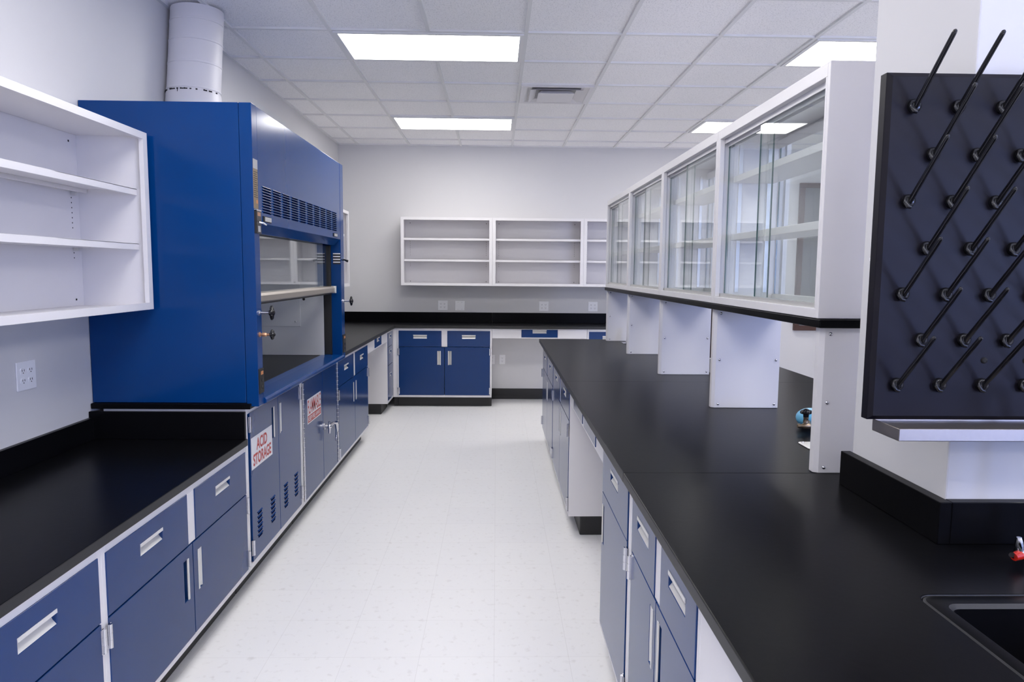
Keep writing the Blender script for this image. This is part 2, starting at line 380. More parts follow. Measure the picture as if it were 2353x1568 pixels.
HSPLIT = (.16, .86)
def base_cab(label, loc, rotz, w, d, top, z0=.115, dz=None, doors_top=None, group=None, stile=.02, hx0=.155, endtoe=None, dhz=None):
    """two drawers over two doors"""
    t = thing('base_cabinet', label, 'cabinet', loc, rotz, group)
    ztop = top; sp = doors_top
    carcass(t, w, d, z0, ztop, (.028, .032), mid=[(w/2-.033, w/2+.033)], midz=sp+.004)
    toe(t, w, d, z0, x1=endtoe)
    zt = ztop-.028
    drawer_front(t, stile, w/2-.033, sp+.005, zt)
    drawer_front(t, w/2+.033, w-stile, sp+.005, zt)
    hz = dhz or (sp-.205, sp-.045)
    door_front(t, stile, w/2-.003, z0+.024, sp, hx=w/2-.062, hz=hz, lip=1, hinge=stile-.004)
    door_front(t, w/2+.003, w-stile, z0+.024, sp, hx=w/2+.062, hz=hz, lip=-1, hinge=w-stile+.004)
    return t
XF = -1.18          # front plane of the left run
RL = PI/2           # left run faces +X
TOPS = .913         # cabinet tops under the standing height worktops
# near left, sitting height
base_cab('low blue cabinet at lower left under the near bench, cut off by the photo edge', (XF, .83, 0), RL, 1.235, .66, .740, doors_top=.506)
base_cab('low blue cabinet beneath the near left bench, right beside the acid cabinet', (XF, 2.065, 0), RL, 1.233, .66, .740, doors_top=.506)

# ---- acid storage cabinet
def louvers(parent, cols, z0, z1, n, w, front, name='vent_slots'):
    for c in cols:
        m = MB()
        for k in range(n):
            zc = z1 - (k+.5)*(z1-z0)/n; hh = (z1-z0)/n*.36
            a = -.016
            vs = [(c-w/2, front-.0006, zc+hh), (c+w/2, front-.0006, zc+hh), (c+w/2-.006, front-.0006, zc-hh), (c-w/2+.006, front-.0006, zc-hh)]
            m.add(vs, [(0,1,2,3)], SLOT)
            # pressed hood over the slot
            m.add([(c-w/2, front, zc+hh*1.25), (c+w/2, front, zc+hh*1.25), (c+w/2, front-.004, zc+hh*.55), (c-w/2, front-.004, zc+hh*.55)], [(0,1,2,3)], BLUE)
            m.add([(c-w/2, front, zc+hh*1.25), (c-w/2, front-.004, zc+hh*.55), (c-w/2, front, zc+hh*.4)], [(0,1,2)], BLUE)
            m.add([(c+w/2, front, zc+hh*1.25), (c+w/2, front-.004, zc+hh*.55), (c+w/2, front, zc+hh*.4)], [(0,1,2)], BLUE)
        m.obj(name, parent)
t = thing('acid_cabinet', 'blue two-door acid storage cabinet with vent slots under the fume hood', 'cabinet', (XF, 3.302, 0), RL)
w = .94
carcass(t, w, .66, .115, TOPS, (.03, .03)); toe(t, w, .66, .115)
d1 = door_front(t, .045, .478, .147, .885, hx=.395, hz=(.683, .845), lip=1, hinge=.040, hinges=(.22, .83))
d2 = door_front(t, .483, .900, .147, .885, hx=.528, hz=(.680, .843), lip=-1, hinge=.905, hinges=(.22, .83))
louvers(d1, (.153, .360), .233, .374, 6, .066, -.0032); louvers(d2, (.592, .795), .233, .374, 6, .066, -.0032)
sg = MB().box((.053, -.0047, .600), (.367, -.0034, .757), SIGNW)
sg.text('ACID', .125, .682, .285, .742, -.0050, SIGNR).text('STORAGE', .075, .612, .345, .672, -.0050, SIGNR)
sg.obj('sign', d1)['label'] = 'white sign reading ACID STORAGE in red'
# ---- flammables cabinet
t = thing('flammables_cabinet', 'blue two-door flammables cabinet with chrome lever handle and red warning sign', 'cabinet', (XF, 4.245, 0), RL)
w = .975
carcass(t, w, .66, .115, TOPS, (.022, .03)); toe(t, w, .66, .115)
d1 = door_front(t, .035, .512, .137, .885); d2 = door_front(t, .517, .945, .137, .885)
for d, x in ((d1, .026), (d2, .953)):
    hm = MB().tube([(x, -.005, .14), (x, -.005, .88)], .006, CHROME, 10)
    for k in range(24): hm.tube([(x, -.005, .15+k*.03), (x, -.005, .153+k*.03)], .0072, ALU, 10)
    hm.obj('piano_hinge', d, smooth=40)
sg = MB().box((.120, -.0047, .603), (.457, -.0034, .760), SIGNW)
sg.text('FLAMMABLE', .130, .663, .447, .752, -.0050, SIGNR, .012)
sg.add([(.128, -.0050, .610), (.449, -.0050, .610), (.449, -.0050, .654), (.128, -.0050, .654)], [(0,1,2,3)], SIGNR)
sg.text('KEEP FIRE AWAY', .138, .617, .439, .647, -.0053, SIGNW, .012)
sg.obj('sign', d1)['label'] = 'red and white sign reading FLAMMABLE KEEP FIRE AWAY'
hd = MB().lathe([(.022, 0), (.022, .008), (.012, .012), (.012, .03)], (.535, -.0032, .50), (0, -1, 0), CHROME)
hd.ball((.535, -.04, .50), .017, CHROME, 14)
hd.tube([(.533, -.04, .535), (.534, -.042, .50), (.536, -.04, .452)], [.006, .010, .006], CHROME)
hd.tube([(.540, -.042, .502), (.60, -.05, .508), (.660, -.056, .500), (.676, -.058, .480), (.680, -.060, .44), (.672, -.058, .40), (.655, -.056, .372)], [.010, .009, .012, .013, .010, .008, .006], CHROME, 14)
hd.obj('lever_handle', d2, smooth=50)
# ---- cabinet beyond the hood
base_cab('blue two-drawer cabinet right of the flammables cabinet, before the left knee space', (XF, 5.222, 0), RL, 1.245, .66, TOPS, doors_top=.690)
# ---- knee space apron (left)
def apron(label, loc, rotz, w, z0, z1, drawers, d=.5, back=None):
    t = thing('apron_drawer_unit', label, 'drawer unit', loc, rotz)
    c = MB(); segs = []; x = 0
    for a, b in drawers:
        c.box((x, 0, z0), (a, .02, z1), WHITE); x = b
    c.box((x, 0, z0), (w, .02, z1), WHITE)
    dz0, dz1 = z0+.012, z1-.008
    for a, b in drawers:
        c.box((a, 0, z0), (b, .02, dz0), WHITE).box((a, 0, dz1), (b, .02, z1), WHITE)
    c.box((0, .02, z1-.02), (w, d, z1), WHITE)
    for a, b in drawers:
        c.box((a, .05, z0+.002), (b, d-.05, z1-.021), WHITE)
    if back: c.box((0, back, .0), (w, back+.018, z1), WHITE)
    c.obj('apron_rail', t, bevel=.001, seg=1)
    for a, b in drawers: drawer_front(t, a+.003, b-.003, dz0+.002, dz1-.002, hw=.16, hh=.040, up=.74)
    return t
apron('white apron with one small blue drawer over the left knee space', (XF, 6.468, 0), RL, 1.150, .800, TOPS, [(.365, .765)])
# ---- corner drawer stack
t = thing('drawer_cabinet', 'narrow blue three-drawer cabinet at the back left corner', 'cabinet', (XF, 7.620, 0), RL)
w = .425
carcass(t, w, .66, .115, TOPS, (.028, .028)); toe(t, w, .66, .115)
for a, b in ((.735, .886), (.533, .730), (.145, .528)): drawer_front(t, .028, w-.03, a, b, hw=.13, up=.7)
# ---- back wall run
YC = 8.05
base_cab('blue two-drawer cabinet on the back wall facing the aisle, left of the knee space', (-1.135, YC, 0), 0, 1.085, .545, TOPS, doors_top=.697)
MB().box((-1.178, YC, .115), (-1.137, YC+.02, TOPS), WHITE)
fl = tag(MB().box((-1.179, YC+.002, .115), (-1.1365, YC+.02, TOPS), WHITE).box((-1.179, YC+.07, 0), (-1.1365, YC+.09, .114), RUBBER).obj('corner_filler'), 'narrow white filler strip in the corner of the back left cabinets', 'cabinet filler')
apron('white apron with one small blue drawer over the back wall knee space', (-.048, YC, 0), 0, 1.09, .803, TOPS, [(.335, .755)])
base_cab('blue back wall cabinet right of the knee space, mostly hidden behind the island worktop', (1.046, YC, 0), 0, 1.045, .545, TOPS, doors_top=.697)
base_cab('blue cabinet at the far right end of the back wall bench, behind the glass cases', (2.093, YC, 0), 0, 1.045, .545, TOPS, doors_top=.697)
# ---- island run (faces -X); local x runs towards the camera
XI = .437; RI = -PI/2
D = .70
base_cab('blue two-drawer island cabinet at the far end of the island', (XI, 6.490, 0), RI, 1.203, D, TOPS, doors_top=.690, group=None)
base_cab('blue two-drawer island cabinet just beyond the island knee space', (XI, 5.285, 0), RI, 1.205, D, TOPS, doors_top=.690)
apron('white island apron with two small drawers over the island knee space', (XI, 4.078, 0), RI, 1.283, .797, TOPS, [(.205, .612), (.672, 1.080)], back=.70)
def single_cab(label, loc, rotz, w, d):
    t = thing('base_cabinet', label, 'cabinet', loc, rotz)
    carcass(t, w, d, .115, TOPS, (.028, .032)); toe(t, w, d, .115)
    drawer_front(t, .022, w-.030, .692, .885)
    door_front(t, .022, w-.030, .139, .688, hx=.058, hz=(.483, .640), lip=-1, hinge=w-.028)
single_cab('blue single-door island cabinet nearest side of the island knee space', (XI, 2.794, 0), RI, .592, D)
def two_cab(label, loc, rotz, w, d):
    t = thing('base_cabinet', label, 'cabinet', loc, rotz)
    carcass(t, w, d, .115, TOPS, (.028, .032), mid=[(w*.467, w*.552)], midz=.69)
    toe(t, w, d, .115)
    drawer_front(t, .045, w*.467, .692, .885); drawer_front(t, w*.552, w-.024, .692, .885)
    door_front(t, .045, w*.5-.003, .139, .688, hx=w*.5-.048, hz=(.483, .650), lip=1, hinge=.040)
    door_front(t, w*.5+.003, w-.024, .139, .688, hx=w*.5+.050, hz=(.483, .650), lip=-1, hinge=w-.020)
two_cab('blue two-drawer island cabinet nearest the camera, beside the white sink panel', (XI, 2.200, 0), RI, .782, D)
t = thing('sink_cabinet', 'white fronted sink cabinet at the near end of the island', 'cabinet', (XI, 1.416, 0), RI)
carcass(t, .95, 1.0, .115, TOPS, (.028, .012), lid=False); toe(t, .95, D, .115)
MB().box((.024, -.003, .139), (.926, .014, .905), WHITE).obj('front_panel', t, bevel=.0015)

# ------------------------------------------------------------------ worktops
WT = .945
t = thing('bench_worktop', 'low black worktop at lower left with black end splash against the fume hood', 'worktop', (0, 0, 0))
edge_faces(MB().box((XL+.002, .80, .742), (-1.166, 3.285, .775), BLACK).obj('top', t, bevel=.003))
MB().box((XL+.002, .80, .7755), (XL+.024, 3.262, .877), BLACK).obj('backsplash', t, bevel=.002)
MB().box((XL+.002, 3.264, .7755), (-1.172, 3.285, .905), BLACK).obj('end_splash', t, bevel=.002)
t = thing('corner_worktop', 'black L-shaped worktop running from the fume hood around the back wall', 'worktop', (0, 0, 0))
c = MB().prism([(XL+.002, 5.215), (-1.152, 5.215), (-1.152, 8.022), (-.050, 8.022), (-.050, YB-.002), (XL+.002, YB-.002)], 2, WT-.031, WT, BLACK)
c.box((-.0485, 8.022, WT-.031), (3.16, YB-.002, WT), BLACK)
edge_faces(c.obj('top', t, bevel=.003))
MB().box((XL+.024, YB-.024, WT+.0005), (-.050, YB-.002, 1.066), BLACK).box((-.0485, YB-.024, WT+.0005), (3.16, YB-.002, 1.066), BLACK).obj('backsplash', t, bevel=.002)
MB().box((XL+.002, 5.215, WT+.0005), (XL+.023, YB-.002, 1.066), BLACK).obj('side_splash', t, bevel=.002)
# island: three slabs with hairline joints
IX0, IX1 = .400, 1.910
def slab(y0, y1, label):
    return tag(edge_faces(MB().box((IX0, y0, WT-.031), (IX1, y1, WT), BLACK).obj('island_worktop', bevel=.0015)), label, 'worktop')
slab(3.991, 6.53, 'black island worktop slab at the far end, towards the back wall')
slab(2.1504, 3.9905, 'black island worktop slab in the middle, under the nearest two glass cases')
SX0, SX1, SY0, SY1 = .826, 1.30, .86, 1.312
def plate_hole(mb, x0, y0, x1, y1, hx0, hy0, hx1, hy1, r, z0, z1, m, n=6):
    H = []
    for cx, cy, a0 in ((hx1-r, hy1-r, 0), (hx0+r, hy1-r, 90), (hx0+r, hy0+r, 180), (hx1-r, hy0+r, 270)):
        for k in range(n+1):
            a = math.radians(a0 + 90*k/n); H.append((cx+r*math.cos(a), cy+r*math.sin(a)))
    O = []
    corners = [(x1,y1),(x0,y1),(x0,y0),(x1,y0)]
    for ci in range(4):
        for k in range(n+1): O.append(corners[ci])
    N = len(H)
    for z, flip in ((z1, 0), (z0, 1)):
        vs = [(x,y,z) for x,y in H] + [(x,y,z) for x,y in O]
        fs = []
        for i in range(N):
            j = (i+1) % N
            f = (i, j, N+j, N+i) if O[i] != O[j] else (i, j, N+i)
            fs.append(f)
        mb.add(vs, fs, m)
    mb.add([(x,y,z1) for x,y in H] + [(x,y,z0) for x,y in H], [(i,(i+1)%N,N+(i+1)%N,N+i) for i in range(N)], m)
    O4 = corners
    mb.add([(x,y,z1) for x,y in O4] + [(x,y,z0) for x,y in O4], [(i,(i+1)%4,4+(i+1)%4,4+i) for i in range(4)], m)
    return H
mb = MB(); plate_hole(mb, IX0, .46, IX1, 2.150, SX0, SY0, SX1, SY1, .03, WT-.031, WT, BLACK)
tag(edge_faces(mb.obj('island_worktop', bevel=.003, merge=True)), 'black island worktop slab nearest the camera with the sink cut-out', 'worktop')
# sink: flat rim a little below the worktop, then the bowl
def rrect(x0, y0, x1, y1, r, z, n=6):
    P = []
    for cx, cy, a0 in ((x1-r, y1-r, 0), (x0+r, y1-r, 90), (x0+r, y0+r, 180), (x1-r, y0+r, 270)):
        for k in range(n+1):
            a = math.radians(a0 + 90*k/n); P.append((cx+r*math.cos(a), cy+r*math.sin(a), z))
    return P
t = thing('sink', 'black resin drop-in sink set into the near end of the island worktop', 'sink', (0, 0, 0))
mb = MB(); loops = [rrect(SX0+.0015, SY0+.0015, SX1-.0015, SY1-.0015, .029, WT-.003), rrect(SX0+.006, SY0+.006, SX1-.006, SY1-.006, .027, WT-.001), rrect(SX0+.034, SY0+.034, SX1-.034, SY1-.034, .025, WT-.002), rrect(SX0+.040, SY0+.040, SX1-.040, SY1-.040, .024, WT-.010),
      rrect(SX0+.044, SY0+.044, SX1-.044, SY1-.044, .024, WT-.24), rrect(SX0+.07, SY0+.07, SX1-.07, SY1-.07, .03, WT-.265)]
N = len(loops[0]); vs = sum(loops, []); fs = [(l*N+i, l*N+(i+1)%N, (l+1)*N+(i+1)%N, (l+1)*N+i) for l in range(len(loops)-1) for i in range(N)] + [tuple((len(loops)-1)*N+i for i in range(N))]
mb.add(vs, fs, BLACK); k = mb.mat(EDGE)
for i in list(range(N)) + list(range(2*N, 3*N)): mb.mi[i] = k  # rim bevels coloured greyer as a painted highlight, for edges catching light
mb.obj('basin', t, smooth=35)
MB().lathe([(.045, 0), (.045, .004), (.03, .005), (.028, .002)], ((SX0+SX1)/2, (SY0+SY1)/2, WT-.2648), (0, 0, 1), STEEL).obj('drain', t, smooth=40)
# ---- structural column through the island, with black splash wrapped round its foot
CX0, CX1, CY0, CY1 = 1.060, 1.254, 1.595, 2.030
struct(MB().box((CX0, CY0, WT+.0005), (CX1, CY1, H), WALL), 'wall_pillar', bevel=.004)
t = thing('pillar_splash', 'black splash boards wrapped around the foot of the white pillar on the island', 'splash board', (0, 0, 0))
MB().box((1.030, 1.566, WT+.0005), (CX0-.001, 2.040, 1.046), BLACK).obj('side_board', t, bevel=.002)
MB().box((CX0-.0005, 1.566, WT+.0005), (1.62, CY0-.001, 1.046), BLACK).obj('front_board', t, bevel=.002)

# ------------------------------------------------------------------ support panels, ledge, display cases
CS = 1.0668; YS = 2.150
def screw(parent, loc, axis=(0, -1, 0), r=.0062, m=CHROME):
    return MB().lathe([(r, 0), (r*.92, .0022), (r*.55, .0042), (0, .0048)], loc, axis, m, 12).obj('screw', parent, smooth=60)
lab_s = ['white support panel nearest the camera beside the pillar splash', 'white support panel second from the camera beneath the glass cases, fully in view', 'white support panel third from the camera beneath the glass cases',
         'white support panel fourth from the camera beneath the glass cases', 'white support panel furthest from the camera at the far end of the island']
sp0 = None
for k in range(5):
    y = YS + k*CS
    if k == 4: y -= .040
    if sp0 is None:
        sp0 = thing('support_panel', lab_s[0], 'support panel', (1.0, y, WT+.0005), 0, 'white support panels under the glass cases')
        p = MB().prism([(.017, 0), (.315, 0), (.315, .036), (.003, .036), (.003, .010)], 2, 0, .4595, WHITE); p.obj('panel', sp0, bevel=.002)
        for sx in (.034, .297):
            for sz in (.018, .225, .440): screw(sp0, (sx, 0, sz))
    else: dup(sp0, (1.0, y, WT+.0005), lab_s[k])
LZ0, LZ1 = 1.4055, 1.4315
tag(MB().box((.988, YS-.022, LZ0), (1.325, YS+4*CS+.02, LZ1), BLACK).obj('ledge_shelf', bevel=.003), 'long thin black ledge carrying the glass display cases', 'shelf')
CT = 2.205; CZ0 = LZ1+.002
CASEX = .992; CD = .32
def display_case():
    t = thing('display_case', '', 'display case', (CASEX, YS, CZ0), RI + 0, 'glass display cases over the island')
    # local: x along -Y (towards camera), y into the case (+X)
    h = CT - CZ0; w = CS - .001
    c = MB(); th = .018
    c.box((0, 0, 0), (th, CD, h), WHITE).box((w-th, 0, 0), (w, CD, h), WHITE).box((th, .0205, h-th), (w-th, CD-.0205, h-.0005), WHITE).box((th, .0205, .0005), (w-th, CD-.0205, th), WHITE)
    for yy, s in ((0, 1), (CD, -1)):
        y0, y1 = (yy, yy+.02*s)
        c.box((th, y0, 0), (w-th, y1, .030), WHITE).box((th, y0, h-.042), (w-th, y1, h), WHITE)
        c.box((th, y0, .030), (th+.012, y1, h-.042), WHITE).box((w-th-.012, y0, .030), (w-th, y1, h-.042), WHITE)
    for sx in (0,): pass
    # shelf standards on the inside of both ends
    for xx in (th, w-th-.004):
        for yy in (.09, CD-.10):
            c.box((xx, yy, .05), (xx+.004, yy+.018, h-.06), ALU)
    c.obj('frame', t, bevel=.0015)
    for yy, s in ((0, 1), (CD, -1)):
        tr = MB()
        y0 = yy+.021*s
        tr.box((th, y0, th), (w-th, y0+.034*s, .045), ALU); tr.obj('door_track', t); tr = MB()
        tr.box((th, y0, h-.062), (w-th, y0+.004*s, h-.043), WHITE).box((th, y0+.016*s, h-.074), (w-th, y0+.020*s, h-.043), WHITE).box((th, y0+.032*s, h-.080), (w-th, y0+.036*s, h-.043), WHITE)
        tr.box((th, y0, h-.0445), (w-th, y0+.036*s, h-.0425), WHITE); tr.obj('door_track', t)
    for zc in (.2835, .5385):
        sh = MB().box((th+.005, .066, zc), (w-th-.005, CD-.07, zc+.028), WHITE)
        sh.obj('shelf', t, bevel=.002)
    for yy, s in ((0, 1), (CD, -1)):
        for which in (0, 1):
            y0 = yy + (.026 if which == 1 else .042)*s
            x0, x1 = ((w*.415, w-th-.004) if which == 1 else (th+.004, w*.500))
            g = MB(); z0, z1 = .046, h-.055
            ya, yb = sorted((y0, y0+.006*s))
            g.add([(x0,ya,z0),(x1,ya,z0),(x1,ya,z1),(x0,ya,z1),(x0,yb,z0),(x1,yb,z0),(x1,yb,z1),(x0,yb,z1)], [(0,1,2,3),(4,5,6,7)], GLASS)
            g.add([(x0,ya,z0),(x1,ya,z0),(x1,ya,z1),(x0,ya,z1),(x0,yb,z0),(x1,yb,z0),(x1,yb,z1),(x0,yb,z1)], [(0,4,7,3),(1,5,6,2),(0,1,5,4),(3,2,6,7)], GREENEDGE)
            d = g.obj('glass_door', t)
            if s == 1:
                xp = x1-.035 if which == 1 else x0+.030
                n = 10; pts = []
                f = MB(); sg = 1 if which else -1
                for k in range(n+1):
                    a = k/n; zz = .19+.12*a; pts.append((xp + sg*.006*math.sin(PI*a), ya-.0006, zz))
                for k in range(n, -1, -1):
                    a = k/n; zz = .19+.12*a; pts.append((xp - sg*.002*math.sin(PI*a), ya-.0006, zz))
                pts = pts[:-1]
                f.add(pts, [tuple(range(len(pts)))], GREENEDGE); f.obj('finger_pull', d)
    return t
dc = display_case()
lab_c = ['glass-fronted white display case nearest the camera beside the pillar', 'glass-fronted white display case second from the camera above the island', 'glass-fronted white display case third from the camera above the island', 'glass-fronted white display case furthest from the camera above the island']
for k in range(4):
    y = YS + (k+1)*CS
    if k == 0: dc.location = (CASEX, y, CZ0); dc['label'] = lab_c[0]
    else: dup(dc, (CASEX, y, CZ0), lab_c[k])

# ------------------------------------------------------------------ open wall cupboards
def wall_shelf(label, loc, rotz, w, z0, z1, shelves, d=.315, holes=True, group=None):
    t = thing('wall_cupboard', label, 'wall cupboard', loc, rotz, group)
    c = MB(); th = .016; fr = .037
    c.box((0, .02, z0), (th, d, z1), WHITE).box((w-th, .02, z0), (w, d, z1), WHITE).box((th, .02, z1-th), (w-th, d, z1), WHITE).box((th, .02, z0), (w-th, d, z0+th), WHITE).box((th, d-.01, z0+th), (w-th, d, z1-th), WHITE)
    c.ring((0, 0, z0), (w, .02, z1), (fr, z0+.031), (w-fr, z1-.031), WHITE)
    c.obj('carcass', t, bevel=.0012, seg=1)
    if holes:
        for xx in (.075, w-.075):
            hm = MB()
            for k in range(15):
                zc = z0+.23+k*.022
                if any(a-.02 < zc < a+.05 for a in shelves): continue
                hm.box((xx-.0022, d-.0108, zc-.0028), (xx+.0022, d-.0101, zc+.0028), HOLE)
            for zc in (z0+.045, z1-.05): hm.box((xx-.004, d-.0115, zc-.004), (xx+.004, d-.0101, zc+.004), HOLE)
            hm.obj('shelf_holes', t)
    for zc in shelves:
        s = MB().box((th+.002, .045, zc), (w-th-.002, d-.012, zc+.004), WHITE).box((th+.002, .045, zc-.024), (w-th-.002, .058, zc+.004), WHITE).box((th+.002, d-.05, zc-.018), (w-th-.002, d-.04, zc), WHITE)
        so = s.obj('shelf', t, bevel=.001, seg=1)
        for xx in (.075, w-.075): MB().box((xx-.007, d-.034, zc-.032), (xx+.007, d-.0115, zc-.018), ALU).obj('shelf_clip', so)
    return t
wall_shelf('large open white wall cupboard at left above the low bench', (-1.572, 2.050, 0), RL, 1.222, 1.383, 2.172, (1.676, 1.919))
wall_shelf('open white wall cupboard just visible beyond the fume hood on the left wall', (-1.572, 6.545, 0), RL, 1.070, 1.395, 2.186, (1.70, 1.947))
bw = 1.066
for k, lab in enumerate(('open white wall cupboard at the left end of the back wall', 'open white wall cupboard second from the left on the back wall, in full view', 'open white back wall cupboard half hidden by the furthest glass case', 'open white wall cupboard ending the back wall row, seen through the glass cases')):
    wall_shelf(lab, (-1.116+k*bw, 8.283, 0), 0, bw-.001, 1.395, 2.186, (1.700, 1.947), group='open wall cupboards along the back wall')

# ------------------------------------------------------------------ fume hood
HY0, HY1, HZ0, HZ1 = 3.302, 5.205, .925, 2.320
HXF, HXS = -1.115, -1.172
t = thing('fume_hood', 'big blue laboratory fume hood with half-raised glass sash on the left wall', 'fume hood', (0, 0, 0))
c = MB()
c.box((XL+.003, HY0, .942), (HXS-.002, HY0+.02, HZ1), HOODBLUE)
c.box((XL+.003, HY1-.02, .942), (HXS-.002, HY1, HZ1), HOODBLUE)
c.box((XL+.003, HY0+.02, HZ1-.02), (HXS-.002, HY1-.02, HZ1), HOODBLUE)
c.obj('shell', t, bevel=.002)
MB().box((XL+.003, HY0-.020, .9145), (HXS+.022, HY1, .940), BLACK).obj('base_slab', t, bevel=.003)
MB().box((XL+.06, HY0+.07, .9405), (HXS-.02, HY1-.07, .958), BLACK).obj('work_surface', t, bevel=.002)
lp = MB().box((HXS, HY0, HZ0), (HXF, HY0+.070, HZ1), HOODBLUE).obj('left_post', t, bevel=.002)
rp = MB().box((HXS-.03, HY1-.100, HZ0), (HXF, HY1, HZ1), HOODBLUE).obj('right_post', t, bevel=.002)
pn = MB(); pn.prism([(HXF-.001, 1.786), (HXF-.001, HZ1-.001), (HXS, HZ1-.001), (HXS, 1.742), (HXS+.012, 1.742)], 1, HY0+.0725, HY1-.1025, HOODBLUE)
pn = pn.obj('front_panel', t, bevel=.002)
lm = MB(); nC, nR = 10, 10
gy0, gy1, gz0, gz1 = 3.428, 4.985, 1.832, 1.962
cw = (gy1-gy0+.03)/nC; rh = (gz1-gz0)/nR
for a in range(nC):
    for b in range(nR):
        y0 = gy0 + a*cw; y1 = y0 + cw - .032; zt = gz1 - b*rh; zb = zt - rh*.62
        lm.add([(HXF-.0004, y0, zt), (HXF-.0004, y1, zt), (HXF-.0004, y1-.006, zb), (HXF-.0004, y0+.006, zb)], [(0,1,2,3)], SLOT)
        lm.add([(HXF-.0010, y0, zt+rh*.12), (HXF-.0010, y1, zt+rh*.12), (HXF+.0045, y1, zt-rh*.18), (HXF+.0045, y0, zt-rh*.18)], [(0,1,2,3)], HOODBLUE)
        for yy in (y0, y1): lm.add([(HXF-.0010, yy, zt+rh*.12), (HXF+.0045, yy, zt-rh*.18), (HXF-.0010, yy, zb)], [(0,1,2)], HOODBLUE)
lm.obj('vent_slots', pn)
def plate_text(parent, y0, y1, z0, z1, body):
    p = MB().box((HXF-.001, y0, z0), (HXF+.003, y1, z1), DARK)
    p.box((HXF, y0+.02, z0+.003), (HXF+.004, y1-.004, z1-.003), ALU)
    o = p.obj('name_plate', parent, bevel=.0006, seg=1)
    # dark lettering, too small to read
    q = MB(); ya = y0+.026; n = 4; dw = (y1-.010-ya)/n
    for k in range(n): q.box((HXF+.0040, ya+k*dw, z0+.006), (HXF+.0044, ya+k*dw+dw*.35, z1-.006), GREY)
    q.obj('plate_lettering', o)
plate_text(pn, 3.430, 3.548, 1.796, 1.822, ''); plate_text(pn, 4.885, 4.995, 1.797, 1.820, '')
# sash and its handle
g = MB().box((-1.206, HY0+.075, 1.45), (-1.200, HY1-.105, 2.24), GLASS); g.obj('sash_glass', t)
sh = MB().prism([(-1.212, 1.402), (-1.186, 1.402), (-1.150, 1.412), (-1.150, 1.440), (-1.158, 1.452), (-1.212, 1.452)], 1, HY0+.074, HY1-.125, HANDLE_TAN)
sh.box((-1.212, HY0+.074, 1.394), (-1.186, HY1-.125, 1.402), RUBBER)
sh.box((-1.176, HY1-.150, 1.404), (-1.143, HY1-.124, 1.455), ALU)
sh.obj('sash_handle', t, bevel=.002)
for y0, y1 in ((HY0+.071, HY0+.09), (HY1-.122, HY1-.1005)): MB().box((-1.235, y0, .962), (-1.185, y1, 1.74), RUBBER).obj('sash_track', t)
# lining of the work chamber
ln = MB()
ln.box((-1.80, HY0+.09, .960), (-1.24, HY0+.10, 2.28), LINER).box((-1.80, HY1-.155, .960), (-1.232, HY1-.145, 2.28), LINER).box((-1.81, HY0+.09, .960), (-1.80, HY1-.145, 2.28), LINER).box((-1.80, HY0+.10, 2.27), (-1.24, HY1-.155, 2.28), LINER)
ln.obj('chamber_lining', t)
bf = MB().box((-1.74, HY0+.12, 1.02), (-1.732, HY1-.175, 2.20), LINER).obj('rear_baffle', t)
ap = MB().box((-1.72, HY1-.160, 1.165), (-1.395, HY1-.1555, 1.52), LINER).obj('access_panel', t, bevel=.001, seg=1)
for (x, z) in ((-1.43, 1.20), (-1.43, 1.48), (-1.69, 1.20)): screw(ap, (x, HY1-.160, z), (0, -1, 0), .007, GREY)
screw(t, (-1.37, HY1-.155, 1.36), (0, -1, 0), .010, DARK)
# airfoil sill
MB().prism([(HXS-.085, .961), (HXS-.030, .961), (HXF+.004, .955), (HXF+.012, .945), (HXF+.012, .930), (HXF, .925), (HXS-.03, .952), (HXS-.085, .954)], 1, HY0+.0725, HY1-.08, HOODBLUE).obj('airfoil_sill', t, bevel=.0015)
# controls
def post_plate(parent, y0, y1, z0, z1, side):
    p = MB().box((HXF-.001, y0, z0), (HXF+.006, y1, z1), DARK)
    p.box((HXF, y0+.018, z1-.030), (HXF+.0066, y1-.010, z1-.012), ORANGE)
    for k in (0, 1): p.lathe([(.011, 0), (.011, .0035), (.002, .0036)], (HXF+.004, (y0+y1)/2+.006, z0+.028+k*.032), (1, 0, 0), GLOSSBLACK, 14)
    return p.obj('outlet_plate', parent, bevel=.001, seg=1)
post_plate(lp, 3.304, 3.366, .985, 1.102, 0); post_plate(rp, 5.125, 5.200, .970, 1.100, 0)
sw = MB().box((HXF-.001, 3.306, 1.735), (HXF+.012, 3.366, 1.842), GLOSSBLACK).box((HXF, 3.306, 1.838), (HXF+.0135, 3.366, 1.844), CHROME).box((HXF+.011, 3.316, 1.815), (HXF+.0128, 3.356, 1.832), COPPER)
sw.tube([(HXF+.012, 3.336, 1.787), (HXF+.030, 3.342, 1.782), (HXF+.040, 3.352, 1.774)], [.005, .004, .003], CHROME, 10)
sw.box((HXF+.011, 3.320, 1.742), (HXF+.0128, 3.352, 1.770), GREY)
sw.obj('switch_box', lp, smooth=40)
lb = MB().box((HXF-.001, 3.303, 1.848), (HXF+.0012, 3.364, 2.073), TAN).box((HXF, 3.303, 2.030), (HXF+.0016, 3.364, 2.073), GREY)
for k in range(13): lb.box((HXF, 3.307, 1.90+k*.0095), (HXF+.0016, 3.360-.006*(k % 3), 1.9028+k*.0095), DARK)
lb.box((HXF, 3.335, 1.873), (HXF+.0017, 3.358, 1.889), ORANGE)
lb.obj('instruction_label', lp)
